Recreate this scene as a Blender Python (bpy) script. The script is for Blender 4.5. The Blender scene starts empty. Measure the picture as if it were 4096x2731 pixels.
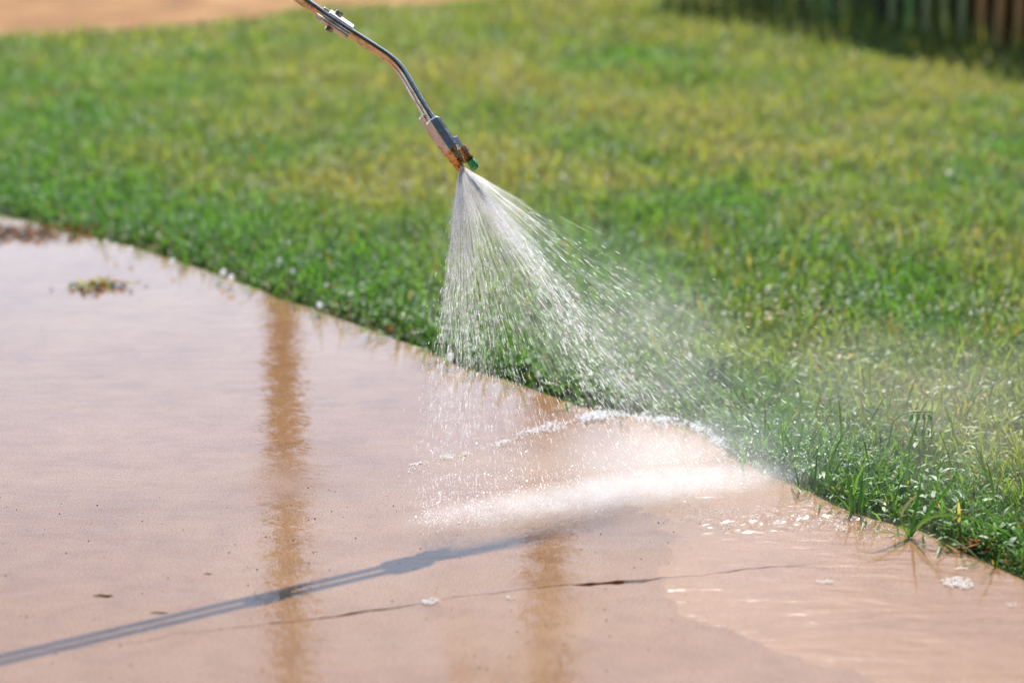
import bpy, math, numpy as np
from mathutils import Vector, Matrix
R = math.radians
sc = bpy.context.scene
col = sc.collection
rng = np.random.default_rng(7)

# ------------------------------------------------------------------ camera
CAMH, PITCH, FP = 1.15, R(15.0), 85/36*4096
FWD = np.array([0, math.cos(PITCH), -math.sin(PITCH)])
UP = np.array([0, math.sin(PITCH), math.cos(PITCH)])
CAM = np.array([0, 0, CAMH])
cd = bpy.data.cameras.new('camera'); cam = bpy.data.objects.new('camera', cd); col.objects.link(cam)
cam.location = CAM; cam.rotation_euler = (R(90)-PITCH, 0, 0)
cd.lens = 85; cd.sensor_width = 36; cd.clip_start = .05; cd.clip_end = 1000
cd.dof.use_dof = True; cd.dof.focus_distance = 3.60; cd.dof.aperture_fstop = 2.45
sc.camera = cam

# ------------------------------------------------------------------ light
SUN = np.array([937, 13322, 12357.]); SUN /= np.linalg.norm(SUN)
EL = math.asin(SUN[2]); AZ = math.atan2(SUN[0], SUN[1])
w = bpy.data.worlds.new('World'); sc.world = w; w.use_nodes = True
nt = w.node_tree
sky = nt.nodes.new('ShaderNodeTexSky'); sky.sky_type = 'NISHITA'; sky.sun_disc = False
sky.sun_elevation = EL; sky.sun_rotation = AZ; sky.air_density = 1.0; sky.dust_density = .6; sky.ozone_density = 1.5
nt.links.new(sky.outputs[0], nt.nodes['Background'].inputs[0]); nt.nodes['Background'].inputs[1].default_value = .128
sl = bpy.data.lights.new('sun', 'SUN'); sl.energy = 4.3; sl.angle = R(.5); sl.color = (1, .965, .92)
so = bpy.data.objects.new('sun', sl); col.objects.link(so)
so.rotation_euler = Vector(SUN).to_track_quat('Z', 'Y').to_euler(); so.location = (0, 8, 8)
sc.view_settings.view_transform = 'Standard'; sc.view_settings.look = 'None'
sc.view_settings.exposure = .8; sc.view_settings.gamma = 1; sc.view_settings.use_curve_mapping = False
sc.cycles.use_denoising = True
sc.cycles.max_bounces = 8; sc.cycles.transparent_max_bounces = 24
sc.cycles.volume_step_rate = 2; sc.cycles.volume_max_steps = 64; sc.cycles.volume_bounces = 4
sc.cycles.sample_clamp_indirect = 6

# ------------------------------------------------------------------ helpers
def ray(px, py):
    d = np.array([px-2048, 0, 0.]) + FP*FWD - (py-1365.5)*UP
    return d/np.linalg.norm(d)
def gp(px, py, z=0.0):                       # point of the ground seen at a photo pixel
    d = ray(px, py); return CAM + d*((z-CAMH)/d[2])
def at(px, py, Y):                           # point at distance Y seen at a photo pixel
    d = ray(px, py); return CAM + d*(Y/d[1])
def tag(o, label=None, cat=None, group=None, kind=None):
    if label: o['label'] = label
    if cat: o['category'] = cat
    if group: o['group'] = group
    if kind: o['kind'] = kind
    return o
def link(name, me, mat, parent=None):
    o = bpy.data.objects.new(name, me); col.objects.link(o)
    if mat: me.materials.append(mat)
    if parent: o.parent = parent
    return o
def empty(name, loc=(0, 0, 0)):
    o = bpy.data.objects.new(name, None); col.objects.link(o); o.location = loc; o.empty_display_size = .05
    return o
def mesh_np(name, V, F, mat=None, parent=None, smooth=True, colors=None):
    """V (n,3); F list of arrays, each (m,k)"""
    me = bpy.data.meshes.new(name)
    V = np.asarray(V, np.float32)
    F = [np.asarray(f, np.int32) for f in F if len(f)]
    me.vertices.add(len(V)); me.vertices.foreach_set('co', V.ravel())
    lt = np.concatenate([np.full(len(f), f.shape[1], np.int32) for f in F])
    ls = np.concatenate([[0], np.cumsum(lt)[:-1]]).astype(np.int32)
    me.loops.add(int(lt.sum())); me.loops.foreach_set('vertex_index', np.concatenate([f.ravel() for f in F]))
    me.polygons.add(len(lt)); me.polygons.foreach_set('loop_start', ls)
    me.polygons.foreach_set('use_smooth', np.full(len(lt), smooth))
    if colors is not None:
        a = me.color_attributes.new('tint', 'FLOAT_COLOR', 'POINT')
        c = np.ones((len(V), 4), np.float32); c[:, :3] = colors
        a.data.foreach_set('color', c.ravel())
    me.update(); me.validate()
    return link(name, me, mat, parent)
def wnoise(x, y, s, seed=0):                 # value noise 0..1
    x = np.asarray(x)/s+100.3; y = np.asarray(y)/s+57.7
    xi, yi = np.floor(x).astype(int), np.floor(y).astype(int); fx, fy = x-xi, y-yi
    fx = fx*fx*(3-2*fx); fy = fy*fy*(3-2*fy)
    def h(a, b):
        n = (a*374761393 + b*668265263 + seed*982451653) & 0xffffffff
        n = ((n ^ (n >> 13))*1274126177) & 0xffffffff
        return ((n ^ (n >> 16)) & 0xffff)/65535.
    return (h(xi, yi)*(1-fx)+h(xi+1, yi)*fx)*(1-fy)+(h(xi, yi+1)*(1-fx)+h(xi+1, yi+1)*fx)*fy
def fbm(x, y, s, seed=0, o=4):
    r = 0; a = .5; t = 0
    for k in range(o):
        r = r+a*wnoise(x, y, s/2**k, seed+k); t += a; a *= .55
    return r/t
class MB:
    def __init__(s): s.v = []; s.f = []
    def add(s, V, F):
        b = len(s.v); s.v += [tuple(p) for p in V]; s.f += [tuple(b+i for i in f) for f in F]
    def build(s, name, mat, parent=None, smooth=False, bevel=0):
        me = bpy.data.meshes.new(name); me.from_pydata(s.v, [], s.f); me.update()
        o = link(name, me, mat, parent)
        if smooth: me.polygons.foreach_set('use_smooth', [True]*len(me.polygons))
        if bevel:
            m = o.modifiers.new('b', 'BEVEL'); m.width = bevel; m.segments = 2; m.limit_method = 'ANGLE'; m.angle_limit = R(35)
        return o
def frame_of(d, ref=(0, 0, 1)):
    d = np.asarray(d, float); d = d/np.linalg.norm(d)
    a = np.cross(ref, d); a /= np.linalg.norm(a); b = np.cross(d, a)
    return d, a, b
def prism(mb, p0, p1, r0, r1=None, n=6, rot=0, ref=(0, 0, 1), rings=None):
    """turned or faceted piece from p0 to p1; rings = [(t, radius)...]"""
    p0, p1 = np.array(p0, float), np.array(p1, float)
    d, a, b = frame_of(p1-p0, ref)
    if rings is None: rings = [(0, r0), (1, r1 if r1 is not None else r0)]
    V = []; F = []
    for t, r in rings:
        for k in range(n):
            an = rot+2*math.pi*k/n
            V.append(p0+(p1-p0)*t+r*(math.cos(an)*a+math.sin(an)*b))
    for i in range(len(rings)-1):
        for k in range(n):
            F.append((i*n+k, i*n+(k+1) % n, (i+1)*n+(k+1) % n, (i+1)*n+k))
    F.append(tuple(range(n))[::-1]); F.append(tuple((len(rings)-1)*n+k for k in range(n)))
    mb.add(V, F)
def tube(mb, P, r, n=16, caps=True):
    P = [np.array(p, float) for p in P]; rr = r if hasattr(r, '__len__') else [r]*len(P)
    V = []; F = []; a = None
    for i, p in enumerate(P):
        d = P[min(i+1, len(P)-1)]-P[max(i-1, 0)]; d /= np.linalg.norm(d)
        if a is None: _, a, b = frame_of(d, (0.13, .2, 1))
        a = a-d*np.dot(a, d); a /= np.linalg.norm(a); b = np.cross(d, a)
        for k in range(n):
            an = 2*math.pi*k/n; V.append(p+rr[i]*(math.cos(an)*a+math.sin(an)*b))
    for i in range(len(P)-1):
        for k in range(n): F.append((i*n+k, i*n+(k+1) % n, (i+1)*n+(k+1) % n, (i+1)*n+k))
    if caps: F.append(tuple(range(n))[::-1]); F.append(tuple((len(P)-1)*n+k for k in range(n)))
    mb.add(V, F)
def box(mb, c, ax, ay, az):
    c = np.array(c, float); ax, ay, az = map(lambda v: np.array(v, float)/2, (ax, ay, az))
    V = [c+sx*ax+sy*ay+sz*az for sx in (-1, 1) for sy in (-1, 1) for sz in (-1, 1)]
    mb.add(V, [(0, 1, 3, 2), (4, 6, 7, 5), (0, 4, 5, 1), (2, 3, 7, 6), (0, 2, 6, 4), (1, 5, 7, 3)])

# ------------------------------------------------------------------ materials
def newmat(name):
    m = bpy.data.materials.new(name); m.use_nodes = True
    return m, m.node_tree, m.node_tree.nodes['Principled BSDF']
def N(t, typ, **kw):
    n = t.nodes.new(typ)
    for k, v in kw.items():
        if k in n.inputs.keys(): n.inputs[k].default_value = v
        else: setattr(n, k, v)
    return n
def noise(t, scale, detail=4, rough=.55, vec=None, dist=0):
    n = t.nodes.new('ShaderNodeTexNoise'); n.inputs['Scale'].default_value = scale
    n.inputs['Detail'].default_value = detail; n.inputs['Roughness'].default_value = rough
    n.inputs['Distortion'].default_value = dist
    if vec is not None: t.links.new(vec, n.inputs['Vector'])
    return n.outputs['Fac']
def ramp(t, fac, stops):
    n = t.nodes.new('ShaderNodeValToRGB'); e = n.color_ramp.elements
    while len(e) < len(stops): e.new(.5)
    for i, (p, c) in enumerate(stops):
        e[i].position = p; e[i].color = c if len(c) == 4 else (*c, 1)
    t.links.new(fac, n.inputs[0]); return n.outputs[0]
def mix(t, fac, a, b, mode='MIX'):
    n = t.nodes.new('ShaderNodeMix'); n.data_type = 'RGBA'; n.blend_type = mode
    for s, v in ((n.inputs[0], fac), (n.inputs[6], a), (n.inputs[7], b)):
        if hasattr(v, 'links'): t.links.new(v, s)
        else: s.default_value = v if not isinstance(v, tuple) else (*v, 1)[:4]
    return n.outputs[2]
def math_(t, op, a, b=0.0, clamp=False):
    n = t.nodes.new('ShaderNodeMath'); n.operation = op; n.use_clamp = clamp
    for i, v in enumerate((a, b)):
        if hasattr(v, 'links'): t.links.new(v, n.inputs[i])
        else: n.inputs[i].default_value = v
    return n.outputs[0]
def bump(t, h, dist, strength=1, nrm=None):
    n = t.nodes.new('ShaderNodeBump'); n.inputs['Distance'].default_value = dist; n.inputs['Strength'].default_value = strength
    t.links.new(h, n.inputs['Height'])
    if nrm is not None: t.links.new(nrm, n.inputs['Normal'])
    return n.outputs[0]
def objco(t, scale=(1, 1, 1)):
    c = t.nodes.new('ShaderNodeTexCoord'); m = t.nodes.new('ShaderNodeMapping'); m.inputs['Scale'].default_value = scale
    t.links.new(c.outputs['Object'], m.inputs[0]); return m.outputs[0]

# wet concrete: sandy grain under a thin film of water
M_conc, t, b = newmat('wet_concrete')
co = objco(t)
base = ramp(t, noise(t, 2.2, 5, .6, co), [(.3, (.258, .136, .064)), (.7, (.310, .180, .090))])
base = mix(t, 1.0, base, ramp(t, noise(t, 13, 5, .65, co, .4), [(.34, (.88, .85, .82)), (.5, (1, 1, 1)), (.66, (1.07, 1.09, 1.11))]), 'MULTIPLY')
base = mix(t, ramp(t, noise(t, 34, 3, .6, co), [(.66, (0, 0, 0)), (.76, (.25, .25, .25))]), base, (.20, .075, .028))
grain = ramp(t, noise(t, 420, 3, .6, co), [(.32, (.42, .38, .34)), (.5, (1, 1, 1)), (.68, (1.6, 1.5, 1.4))])
base = mix(t, 1.0, base, grain, 'MULTIPLY')
spk = ramp(t, noise(t, 150, 2, .5, co), [(.70, (0, 0, 0)), (.76, (1, 1, 1))])
base = mix(t, spk, base, (.08, .04, .02))
t.links.new(base, b.inputs['Base Color'])
b.inputs['Roughness'].default_value = .8; b.inputs['Specular IOR Level'].default_value = 0
t.links.new(bump(t, noise(t, 330, 4, .65, co), .0012, .8), b.inputs['Normal'])
b.inputs['Coat IOR'].default_value = 1.48
drain = ramp(t, noise(t, 1.6, 3, .5, co), [(.42, (0, 0, 0)), (.62, (1, 1, 1))])
sep = t.nodes.new('ShaderNodeSeparateXYZ'); t.links.new(co, sep.inputs[0])
near = math_(t, 'SUBTRACT', 1.25, math_(t, 'MULTIPLY', math_(t, 'SUBTRACT', sep.outputs[1], 2.6), 1.0), True)   # thinner film nearer the viewer's end of the slab
gr = math_(t, 'MULTIPLY', noise(t, 260, 3, .6, co), math_(t, 'ADD', math_(t, 'MULTIPLY', near, .05), .02))
swell = noise(t, 26, 3, .5, objco(t, (.5, 1.3, 1)))
gr = math_(t, 'ADD', gr, math_(t, 'MULTIPLY', noise(t, 95, 3, .6, objco(t, (.8, 1.2, 1))), math_(t, 'MULTIPLY', near, .24)))
CH = gp(2350, 1875)                          # water churned up round the landing line of the spray
vm = t.nodes.new('ShaderNodeVectorMath'); vm.operation = 'SUBTRACT'; vm.inputs[1].default_value = CH; t.links.new(co, vm.inputs[0])
v2 = t.nodes.new('ShaderNodeVectorMath'); v2.operation = 'MULTIPLY'; v2.inputs[1].default_value = (1/.46, 1/.40, 0); t.links.new(vm.outputs[0], v2.inputs[0])
v3 = t.nodes.new('ShaderNodeVectorMath'); v3.operation = 'LENGTH'; t.links.new(v2.outputs[0], v3.inputs[0])
churn = ramp(t, v3.outputs['Value'], [(.62, (1, 1, 1)), (1.0, (0, 0, 0))])
gr = math_(t, 'ADD', gr, math_(t, 'MULTIPLY', noise(t, 60, 4, .65, co), math_(t, 'MULTIPLY', churn, .35)))
t.links.new(bump(t, math_(t, 'ADD', gr, math_(t, 'MULTIPLY', swell, 1.2)), .0011, .55), b.inputs['Coat Normal'])
patch = math_(t, 'ADD', math_(t, 'MULTIPLY', noise(t, 240, 3, .65, objco(t, (.6, 1.2, 1))), .80), math_(t, 'MULTIPLY', noise(t, 5, 4, .6, co), .20))
bare = math_(t, 'MULTIPLY', ramp(t, patch, [(.50, (0, 0, 0)), (.60, (1, 1, 1))]), math_(t, 'MULTIPLY', near, math_(t, 'ADD', .10, math_(t, 'MULTIPLY', ramp(t, noise(t, 2.3, 4, .6, objco(t, (.6, 1.4, 1))), [(.50, (0, 0, 0)), (.66, (1, 1, 1))]), .38))))   # sand grains standing out of the film
t.links.new(math_(t, 'SUBTRACT', 1.0, bare), b.inputs['Coat Weight'])
rg = math_(t, 'ADD', .03, math_(t, 'MULTIPLY', near, .008)); yb0, yb1 = gp(1100, 2080)[1], gp(1100, 1780)[1]; yc, yh = (yb0+yb1)/2, (yb1-yb0)/2      # band of disturbed water spreading left from the spray
yy = math_(t, 'ADD', sep.outputs[1], math_(t, 'MULTIPLY', noise(t, 7, 3, .6, co), .12))
band = math_(t, 'SUBTRACT', 1.0, math_(t, 'DIVIDE', math_(t, 'ABSOLUTE', math_(t, 'SUBTRACT', yy, yc+.06)), yh*1.1), True)
rg = math_(t, 'ADD', rg, math_(t, 'MULTIPLY', math_(t, 'MULTIPLY', band, math_(t, 'SUBTRACT', 1.0, churn)), .105))
rg = math_(t, 'ADD', rg, math_(t, 'MULTIPLY', churn, .09)); t.links.new(rg, b.inputs['Coat Roughness'])

def leafy(name, attr=True, colr=(.1, .2, .03), transl=.48, rough=.5):
    m, t, b = newmat(name)
    out = t.nodes['Material Output']
    if attr:
        a = t.nodes.new('ShaderNodeAttribute'); a.attribute_name = 'tint'; c = a.outputs['Color']
    else:
        rgb = t.nodes.new('ShaderNodeRGB'); rgb.outputs[0].default_value = (*colr, 1); c = rgb.outputs[0]
    t.links.new(c, b.inputs['Base Color']); b.inputs['Roughness'].default_value = rough
    tr = t.nodes.new('ShaderNodeBsdfTranslucent')
    t.links.new(mix(t, 1.0, c, (1.25, 1.2, .55, 1), 'MULTIPLY'), tr.inputs[0])
    mx = t.nodes.new('ShaderNodeMixShader'); mx.inputs[0].default_value = transl
    t.links.new(b.outputs[0], mx.inputs[1]); t.links.new(tr.outputs[0], mx.inputs[2]); t.links.new(mx.outputs[0], out.inputs[0])
    return m
M_grass = leafy('grass_blade')
M_leaf = leafy('leaf', transl=.3, rough=.5)

M_soil, t, b = newmat('lawn_soil')
co = objco(t)
t.links.new(ramp(t, noise(t, 9, 6, .65, co), [(.35, (.15, .10, .03)), (.6, (.23, .16, .05)), (.8, (.32, .20, .08))]), b.inputs['Base Color'])
b.inputs['Roughness'].default_value = .95
t.links.new(bump(t, noise(t, 60, 5, .7, co), .01), b.inputs['Normal'])
M_dirt, t, b = newmat('dry_dirt'); co = objco(t)
t.links.new(ramp(t, noise(t, 3, 6, .65, co), [(.36, (.27, .125, .04)), (.5, (.42, .20, .065)), (.64, (.56, .30, .12))]), b.inputs['Base Color'])
b.inputs['Roughness'].default_value = 1; t.links.new(bump(t, noise(t, 40, 5, .7, co), .02), b.inputs['Normal'])

def metal(name, c1, c2, rough=.18, sc_=60):
    m, t, b = newmat(name); co = objco(t, (1, 1, 1))
    n1 = noise(t, sc_, 5, .7, co)
    t.links.new(ramp(t, n1, [(.50, c1), (.66, c2)]), b.inputs['Base Color'])
    t.links.new(ramp(t, n1, [(.45, (rough,)*3), (.7, (.45,)*3)]), b.inputs['Roughness'])
    b.inputs['Metallic'].default_value = 1
    t.links.new(bump(t, noise(t, 500, 3, .6, co), .0002, .25), b.inputs['Normal'])
    return m
M_chrome = metal('chrome', (.86, .79, .70), (.50, .36, .26), .16)
M_steel = metal('plated_steel', (.72, .70, .67), (.55, .42, .32), .2, 90)
M_plate = metal('bright_plate', (.88, .85, .82), (.6, .42, .3), .42, 60)
M_plate.node_tree.nodes['Principled BSDF'].inputs['Metallic'].default_value = .45
M_bolt = metal('zinc_bolt', (.55, .52, .50), (.35, .28, .22), .3, 120)
M_brass = metal('brass', (.78, .42, .18), (.45, .18, .07), .24, 80)
M_rub, t, b = newmat('black_plastic'); b.inputs['Base Color'].default_value = (.02, .02, .022, 1); b.inputs['Roughness'].default_value = .5
M_green, t, b = newmat('green_plastic'); b.inputs['Base Color'].default_value = (.08, .50, .20, 1); b.inputs['Roughness'].default_value = .35

def watermix(name, refl_rough, ior, tint, bscale=None, bdist=.001, white=0.0):
    m, t, b = newmat(name); t.nodes.remove(b); out = t.nodes['Material Output']
    tr = t.nodes.new('ShaderNodeBsdfTransparent'); tr.inputs[0].default_value = (*tint, 1)
    gl = t.nodes.new('ShaderNodeBsdfGlossy'); gl.inputs['Roughness'].default_value = refl_rough
    fr = t.nodes.new('ShaderNodeFresnel'); fr.inputs[0].default_value = ior
    if bscale:
        co = objco(t, (.38, 1.5, 1)); bb = bump(t, math_(t, 'ADD', noise(t, bscale, 3, .55, co, .6), math_(t, 'MULTIPLY', noise(t, bscale*4, 2, .5, co), .25)), bdist)
        t.links.new(bb, gl.inputs['Normal']); t.links.new(bb, fr.inputs['Normal'])
    mx = t.nodes.new('ShaderNodeMixShader'); gg = t.nodes.new('ShaderNodeNewGeometry')            # from below the film simply lets light through
    t.links.new(math_(t, 'MULTIPLY', fr.outputs[0], math_(t, 'SUBTRACT', 1.0, gg.outputs['Backfacing'])), mx.inputs[0])
    t.links.new(tr.outputs[0], mx.inputs[1]); t.links.new(gl.outputs[0], mx.inputs[2])
    t.links.new(mx.outputs[0], out.inputs[0]); return m
M_water = watermix('shallow_water', .17, 1.18, (1, .93, .84), 24, .0017)

def whitewater(name, alpha, rough=.3, fs=0.0):
    m, t, b = newmat(name); t.nodes.remove(b); out = t.nodes['Material Output']
    tl = t.nodes.new('ShaderNodeBsdfTranslucent'); tl.inputs[0].default_value = (.97, .98, 1, 1)
    df = t.nodes.new('ShaderNodeBsdfDiffuse'); df.inputs[0].default_value = (.97, .98, 1, 1)
    gl = t.nodes.new('ShaderNodeBsdfGlossy'); gl.inputs['Roughness'].default_value = rough
    if fs:                                     # strong forward scatter of back-lit drops
        df.inputs[0].default_value = (fs, fs, fs, 1); a = t.nodes.new('ShaderNodeAddShader')
        t.links.new(tl.outputs[0], a.inputs[0]); t.links.new(df.outputs[0], a.inputs[1])
    else:
        a = t.nodes.new('ShaderNodeMixShader'); a.inputs[0].default_value = .45
        t.links.new(tl.outputs[0], a.inputs[1]); t.links.new(df.outputs[0], a.inputs[2])
    c = t.nodes.new('ShaderNodeMixShader'); c.inputs[0].default_value = .12
    t.links.new(a.outputs[0], c.inputs[1]); t.links.new(gl.outputs[0], c.inputs[2])
    tr = t.nodes.new('ShaderNodeBsdfTransparent')
    d = t.nodes.new('ShaderNodeMixShader'); d.inputs[0].default_value = alpha
    t.links.new(tr.outputs[0], d.inputs[1]); t.links.new(c.outputs[0], d.inputs[2]); t.links.new(d.outputs[0], out.inputs[0])
    return m
M_jet = whitewater('water_filament', .21, .3, .32)
M_drop = whitewater('water_drop', .62, .22, .35)
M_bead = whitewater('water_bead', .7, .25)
M_foam = whitewater('foam', .62, .25)

# ------------------------------------------------------------------ outline of path and lawn
EP = [(-600, 770), (-300, 810), (0, 868), (110, 890), (230, 935), (480, 985), (700, 1050), (1050, 1180), (1250, 1245), (1450, 1318), (1700, 1412), (1830, 1480), (2050, 1545), (2250, 1622),
      (2400, 1668), (2600, 1688), (2740, 1712), (2850, 1765), (2930, 1840), (3050, 1900), (3250, 1985), (3350, 2040), (3480, 2085), (3700, 2145), (3880, 2235), (4096, 2335), (4400, 2500)]
EW = np.array([gp(*p)[:2] for p in EP])
# continue both ways
dl = EW[0]-EW[3]; dl /= np.linalg.norm(dl); dr = EW[-1]-EW[-4]; dr /= np.linalg.norm(dr)
EW = np.vstack([EW[0]+dl*9, EW, EW[-1]+dr*9])
def edge_y(x):
    x = np.asarray(x, float)
    return np.interp(x, EW[:, 0], EW[:, 1]) + .012*(wnoise(x, x*0, .05, 3)-.5) + .02*(wnoise(x, x*0, .17, 9)-.5)
DP = [(-500, 190), (-200, 165), (0, 148), (250, 140), (480, 128), (700, 108), (900, 92), (1080, 62), (1300, 30), (1500, 15), (1750, 0), (2000, -25)]
DW = np.array([gp(p[0], p[1]+28+18*min(max((p[0]-900)/800, 0), 1))[:2] for p in DP])
def dirt_y(x): return np.interp(x, DW[:, 0], DW[:, 1])

# ------------------------------------------------------------------ ground, path, dirt
def lawn_h(x, y):
    sd = (y-edge_y(x))*.6
    k = np.clip(sd/.05, 0, 1)
    h = -.032 + k*.034 + np.clip(sd, 0, 1)*.02*(fbm(x, y, .5, 5)-.2)
    return h
xs = np.unique(np.concatenate([np.linspace(-300, -8, 12), np.linspace(-8, -1.6, 30), np.arange(-1.6, 2.0, .025), np.linspace(2.0, 9, 30), np.linspace(9, 300, 12)]))
ys = np.unique(np.concatenate([np.linspace(-300, -12, 10), np.linspace(-12, 2.6, 30), np.arange(2.6, 6, .025), np.arange(6, 12, .08), np.linspace(12, 40, 20), np.linspace(40, 300, 12)]))
X, Y = np.meshgrid(xs, ys); Z = np.where((np.abs(X) < 8) & (Y < 30), lawn_h(X, Y), np.where(Y > edge_y(X), 0.0, -.032))
nx, ny = len(xs), len(ys)
idx = np.arange(nx*ny).reshape(ny, nx)
Fq = np.stack([idx[:-1, :-1], idx[:-1, 1:], idx[1:, 1:], idx[1:, :-1]], -1).reshape(-1, 4)
g = mesh_np('ground', np.stack([X, Y, Z], -1).reshape(-1, 3), [Fq], M_soil)
tag(g, 'soil and turf of the lawn under the grass', kind='structure')

CR = [(-400, 2620), (0, 2602), (250, 2590), (560, 2572), (700, 2535), (900, 2512), (1000, 2508), (1100, 2492), (1200, 2480), (1300, 2470), (1400, 2455), (1500, 2440), (1600, 2428), (1690, 2412), (1760, 2400), (1830, 2385),
      (1900, 2380), (1990, 2368), (2150, 2350), (2280, 2335), (2400, 2332), (2480, 2330), (2580, 2325), (2650, 2312), (2720, 2310), (2800, 2300), (2950, 2278), (3000, 2272), (3150, 2262), (3250, 2255),
      (3330, 2245), (3450, 2225), (3600, 2185), (3700, 2172)]
GW = {1300: .004, 1400: .0075, 1500: .006, 1600: .004, 1100: .003, 2280: .003, 2400: .015, 2480: .017, 2580: .010, 2650: .003, 2950: .004, 3150: .003, 3250: .0006, 3330: .0004, 3450: .0003, 3600: .0002, 3700: .0001, 3000: .0022}
CW = np.array([gp(*p)[:2] for p in CR]); GWv = np.array([GW.get(p[0], .0014) for p in CR]); GWv[:5] = .0008
def crack_y(x): return np.interp(x, CW[:, 0], CW[:, 1]) + .006*(wnoise(x, x*0, .02, 1)-.5) + .008*(wnoise(x, x*0, .06, 2)-.5)
px_ = np.concatenate([np.linspace(-7, -1.0, 60)[:-1], np.arange(-1.0, .9, .0035), np.linspace(.9, 7, 60)])
ey = edge_y(px_)
cy = np.minimum(crack_y(px_), ey-.012)
gap = np.interp(px_, CW[:, 0], GWv)*(.45+1.1*wnoise(px_, px_*0, .012, 8)); gap[(px_ < CW[0, 0]) | (px_ > CW[-1, 0])] = .0002
def slab(rows):                              # rows of (y array, z) -> strip mesh
    V = np.concatenate([np.stack([px_, yy, np.full_like(px_, z)], -1) for yy, z in rows]); n = len(px_)
    F = [np.stack([np.arange(n-1)+i*n, np.arange(1, n)+i*n, np.arange(1, n)+(i+1)*n, np.arange(n-1)+(i+1)*n], -1) for i in range(len(rows)-1)]
    return V, np.concatenate(F)
V1, F1 = slab([(np.minimum(np.full_like(px_, -6.), cy-1), 0), (np.minimum(np.full_like(px_, 1.5), cy-.5), 0), (cy-gap/2, 0), (cy-gap/2, -.03)])
V2, F2 = slab([(cy+gap/2, -.03), (cy+gap/2, 0), (cy*.5+ey*.5+.0, 0), (ey+.02, 0), (ey+.022, -.03)])
pv = mesh_np('concrete_path', np.vstack([V1, V2]), [F1, F2+len(V1)], M_conc, smooth=False)
tag(pv, 'wet sandy concrete path with a thin crack across it', kind='structure')

xd = np.linspace(-14, .8, 240); yd = np.interp(xd, np.r_[-14, DW[:, 0]], np.r_[6.6, DW[:, 1]])+.10*(wnoise(xd, xd*0, .25, 4)-.5)
n = len(xd); V = np.vstack([np.stack([xd, yd, xd*0+.028], -1), np.stack([xd, yd+2.2+.3*wnoise(xd, xd*0, .6, 6), xd*0+.03], -1)])
F = np.stack([np.arange(n-1), np.arange(1, n), np.arange(1, n)+n, np.arange(n-1)+n], -1)
tag(mesh_np('dirt_path', V, [F], M_dirt), 'strip of dry orange dirt behind the lawn', kind='structure')

# ------------------------------------------------------------------ grass
def lerp(a, b, k): return a+(b-a)*k
def blades(x, y, L, W, lean, az, c, curl=.6, segs=3, z0=None):
    """ribbon blades; all arrays of length n"""
    n = len(x); z0 = lawn_h(x, y) if z0 is None else z0
    face = az+np.pi/2+rng.normal(0, .5, n)
    lv = []
    for k in range(segs+1):
        s = k/segs; a = lean+curl*s*s*1.2
        # integrate roughly
        r = L*s*np.sin(lean+curl*s*.6); z = L*s*np.cos(np.minimum(lean+curl*s*.6, 1.62))
        cx, cyy, cz = x+r*np.cos(az), y+r*np.sin(az), z0+z
        w_ = W*(1-s**1.6)*.5*(.75+.5*min(s*3, 1)) if k < segs else W*0
        lv.append((cx-w_*np.cos(face), cyy-w_*np.sin(face), cz)); 
        if k < segs: lv.append((cx+w_*np.cos(face), cyy+w_*np.sin(face), cz+.15*w_))
    V = np.stack([np.stack(q, -1) for q in lv], 1)     # n, m, 3
    m = V.shape[1]; base = np.arange(n)[:, None]*m
    Q = np.concatenate([base+np.array([[2*k, 2*k+1, 2*k+3, 2*k+2]]) for k in range(segs-1)])
    T = base+np.array([[2*(segs-1), 2*(segs-1)+1, 2*segs]])
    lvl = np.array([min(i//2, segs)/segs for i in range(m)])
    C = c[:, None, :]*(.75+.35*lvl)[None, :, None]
    return V.reshape(-1, 3), Q, T, C.reshape(-1, 3)
def lawn_color(x, y, n):
    green = np.array([.13, .29, .055]); deep = np.array([.085, .25, .055]); olive = np.array([.34, .36, .115]); straw = np.array([.55, .43, .17]); rust = np.array([.33, .15, .05])
    px = x/np.maximum(y, 1)
    k = fbm(x, y, .9, 11)*.6+fbm(x, y*.8, .28, 12)*.5
    # the lawn dries out away from the watered edge and is greenest along the path and at the left
    far = np.clip(((y-edge_y(x))-.2)/1.1, 0, 1)
    o = np.clip((k-.50)*3.2+.5, 0, 1)*np.clip(far*1.3+.1, 0, 1)
    left = np.clip((-px-.08)/.12, 0, 1); o = o*(1-.5*left)
    c = lerp(green, olive, o[:, None]); c = lerp(c, deep, (np.clip(1-far*3, 0, 1)*.6*rng.random(len(x)))[:, None])
    j = rng.random(len(x))[:, None]
    c = c*(.86+.38*j)
    s = rng.random(len(x)) < (.015+.07*o+.10*(fbm(x, y, .16, 31) > .68)*far); c[s] = straw*(.6+.6*rng.random((s.sum(), 1)))
    s = rng.random(len(x)) < .012+.05*(fbm(x, y, .12, 41) > .74); c[s] = rust*(.6+.6*rng.random((s.sum(), 1)))
    return c
def scatter(nn, y0, y1, marg=.25):
    y = y0+(y1-y0)*rng.random(nn)**.8; hw = .2118*1.03*y+marg
    x = (rng.random(nn)*2-1)*hw
    sd = y-edge_y(x)
    k = sd > -.006+.034*rng.random(nn)
    k &= ~((x < .6) & (y > np.interp(x, np.r_[-14, DW[:, 0]], np.r_[6.6, DW[:, 1]])-.08+.16*fbm(x, y, .2, 77)) & (y < 12))
    return x[k], y[k]
parts = []
FA2, FB2 = gp(2680, -20), gp(4400, 300); fdn = FB2-FA2; FLn = np.linalg.norm(fdn); fdn = fdn/FLn
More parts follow.
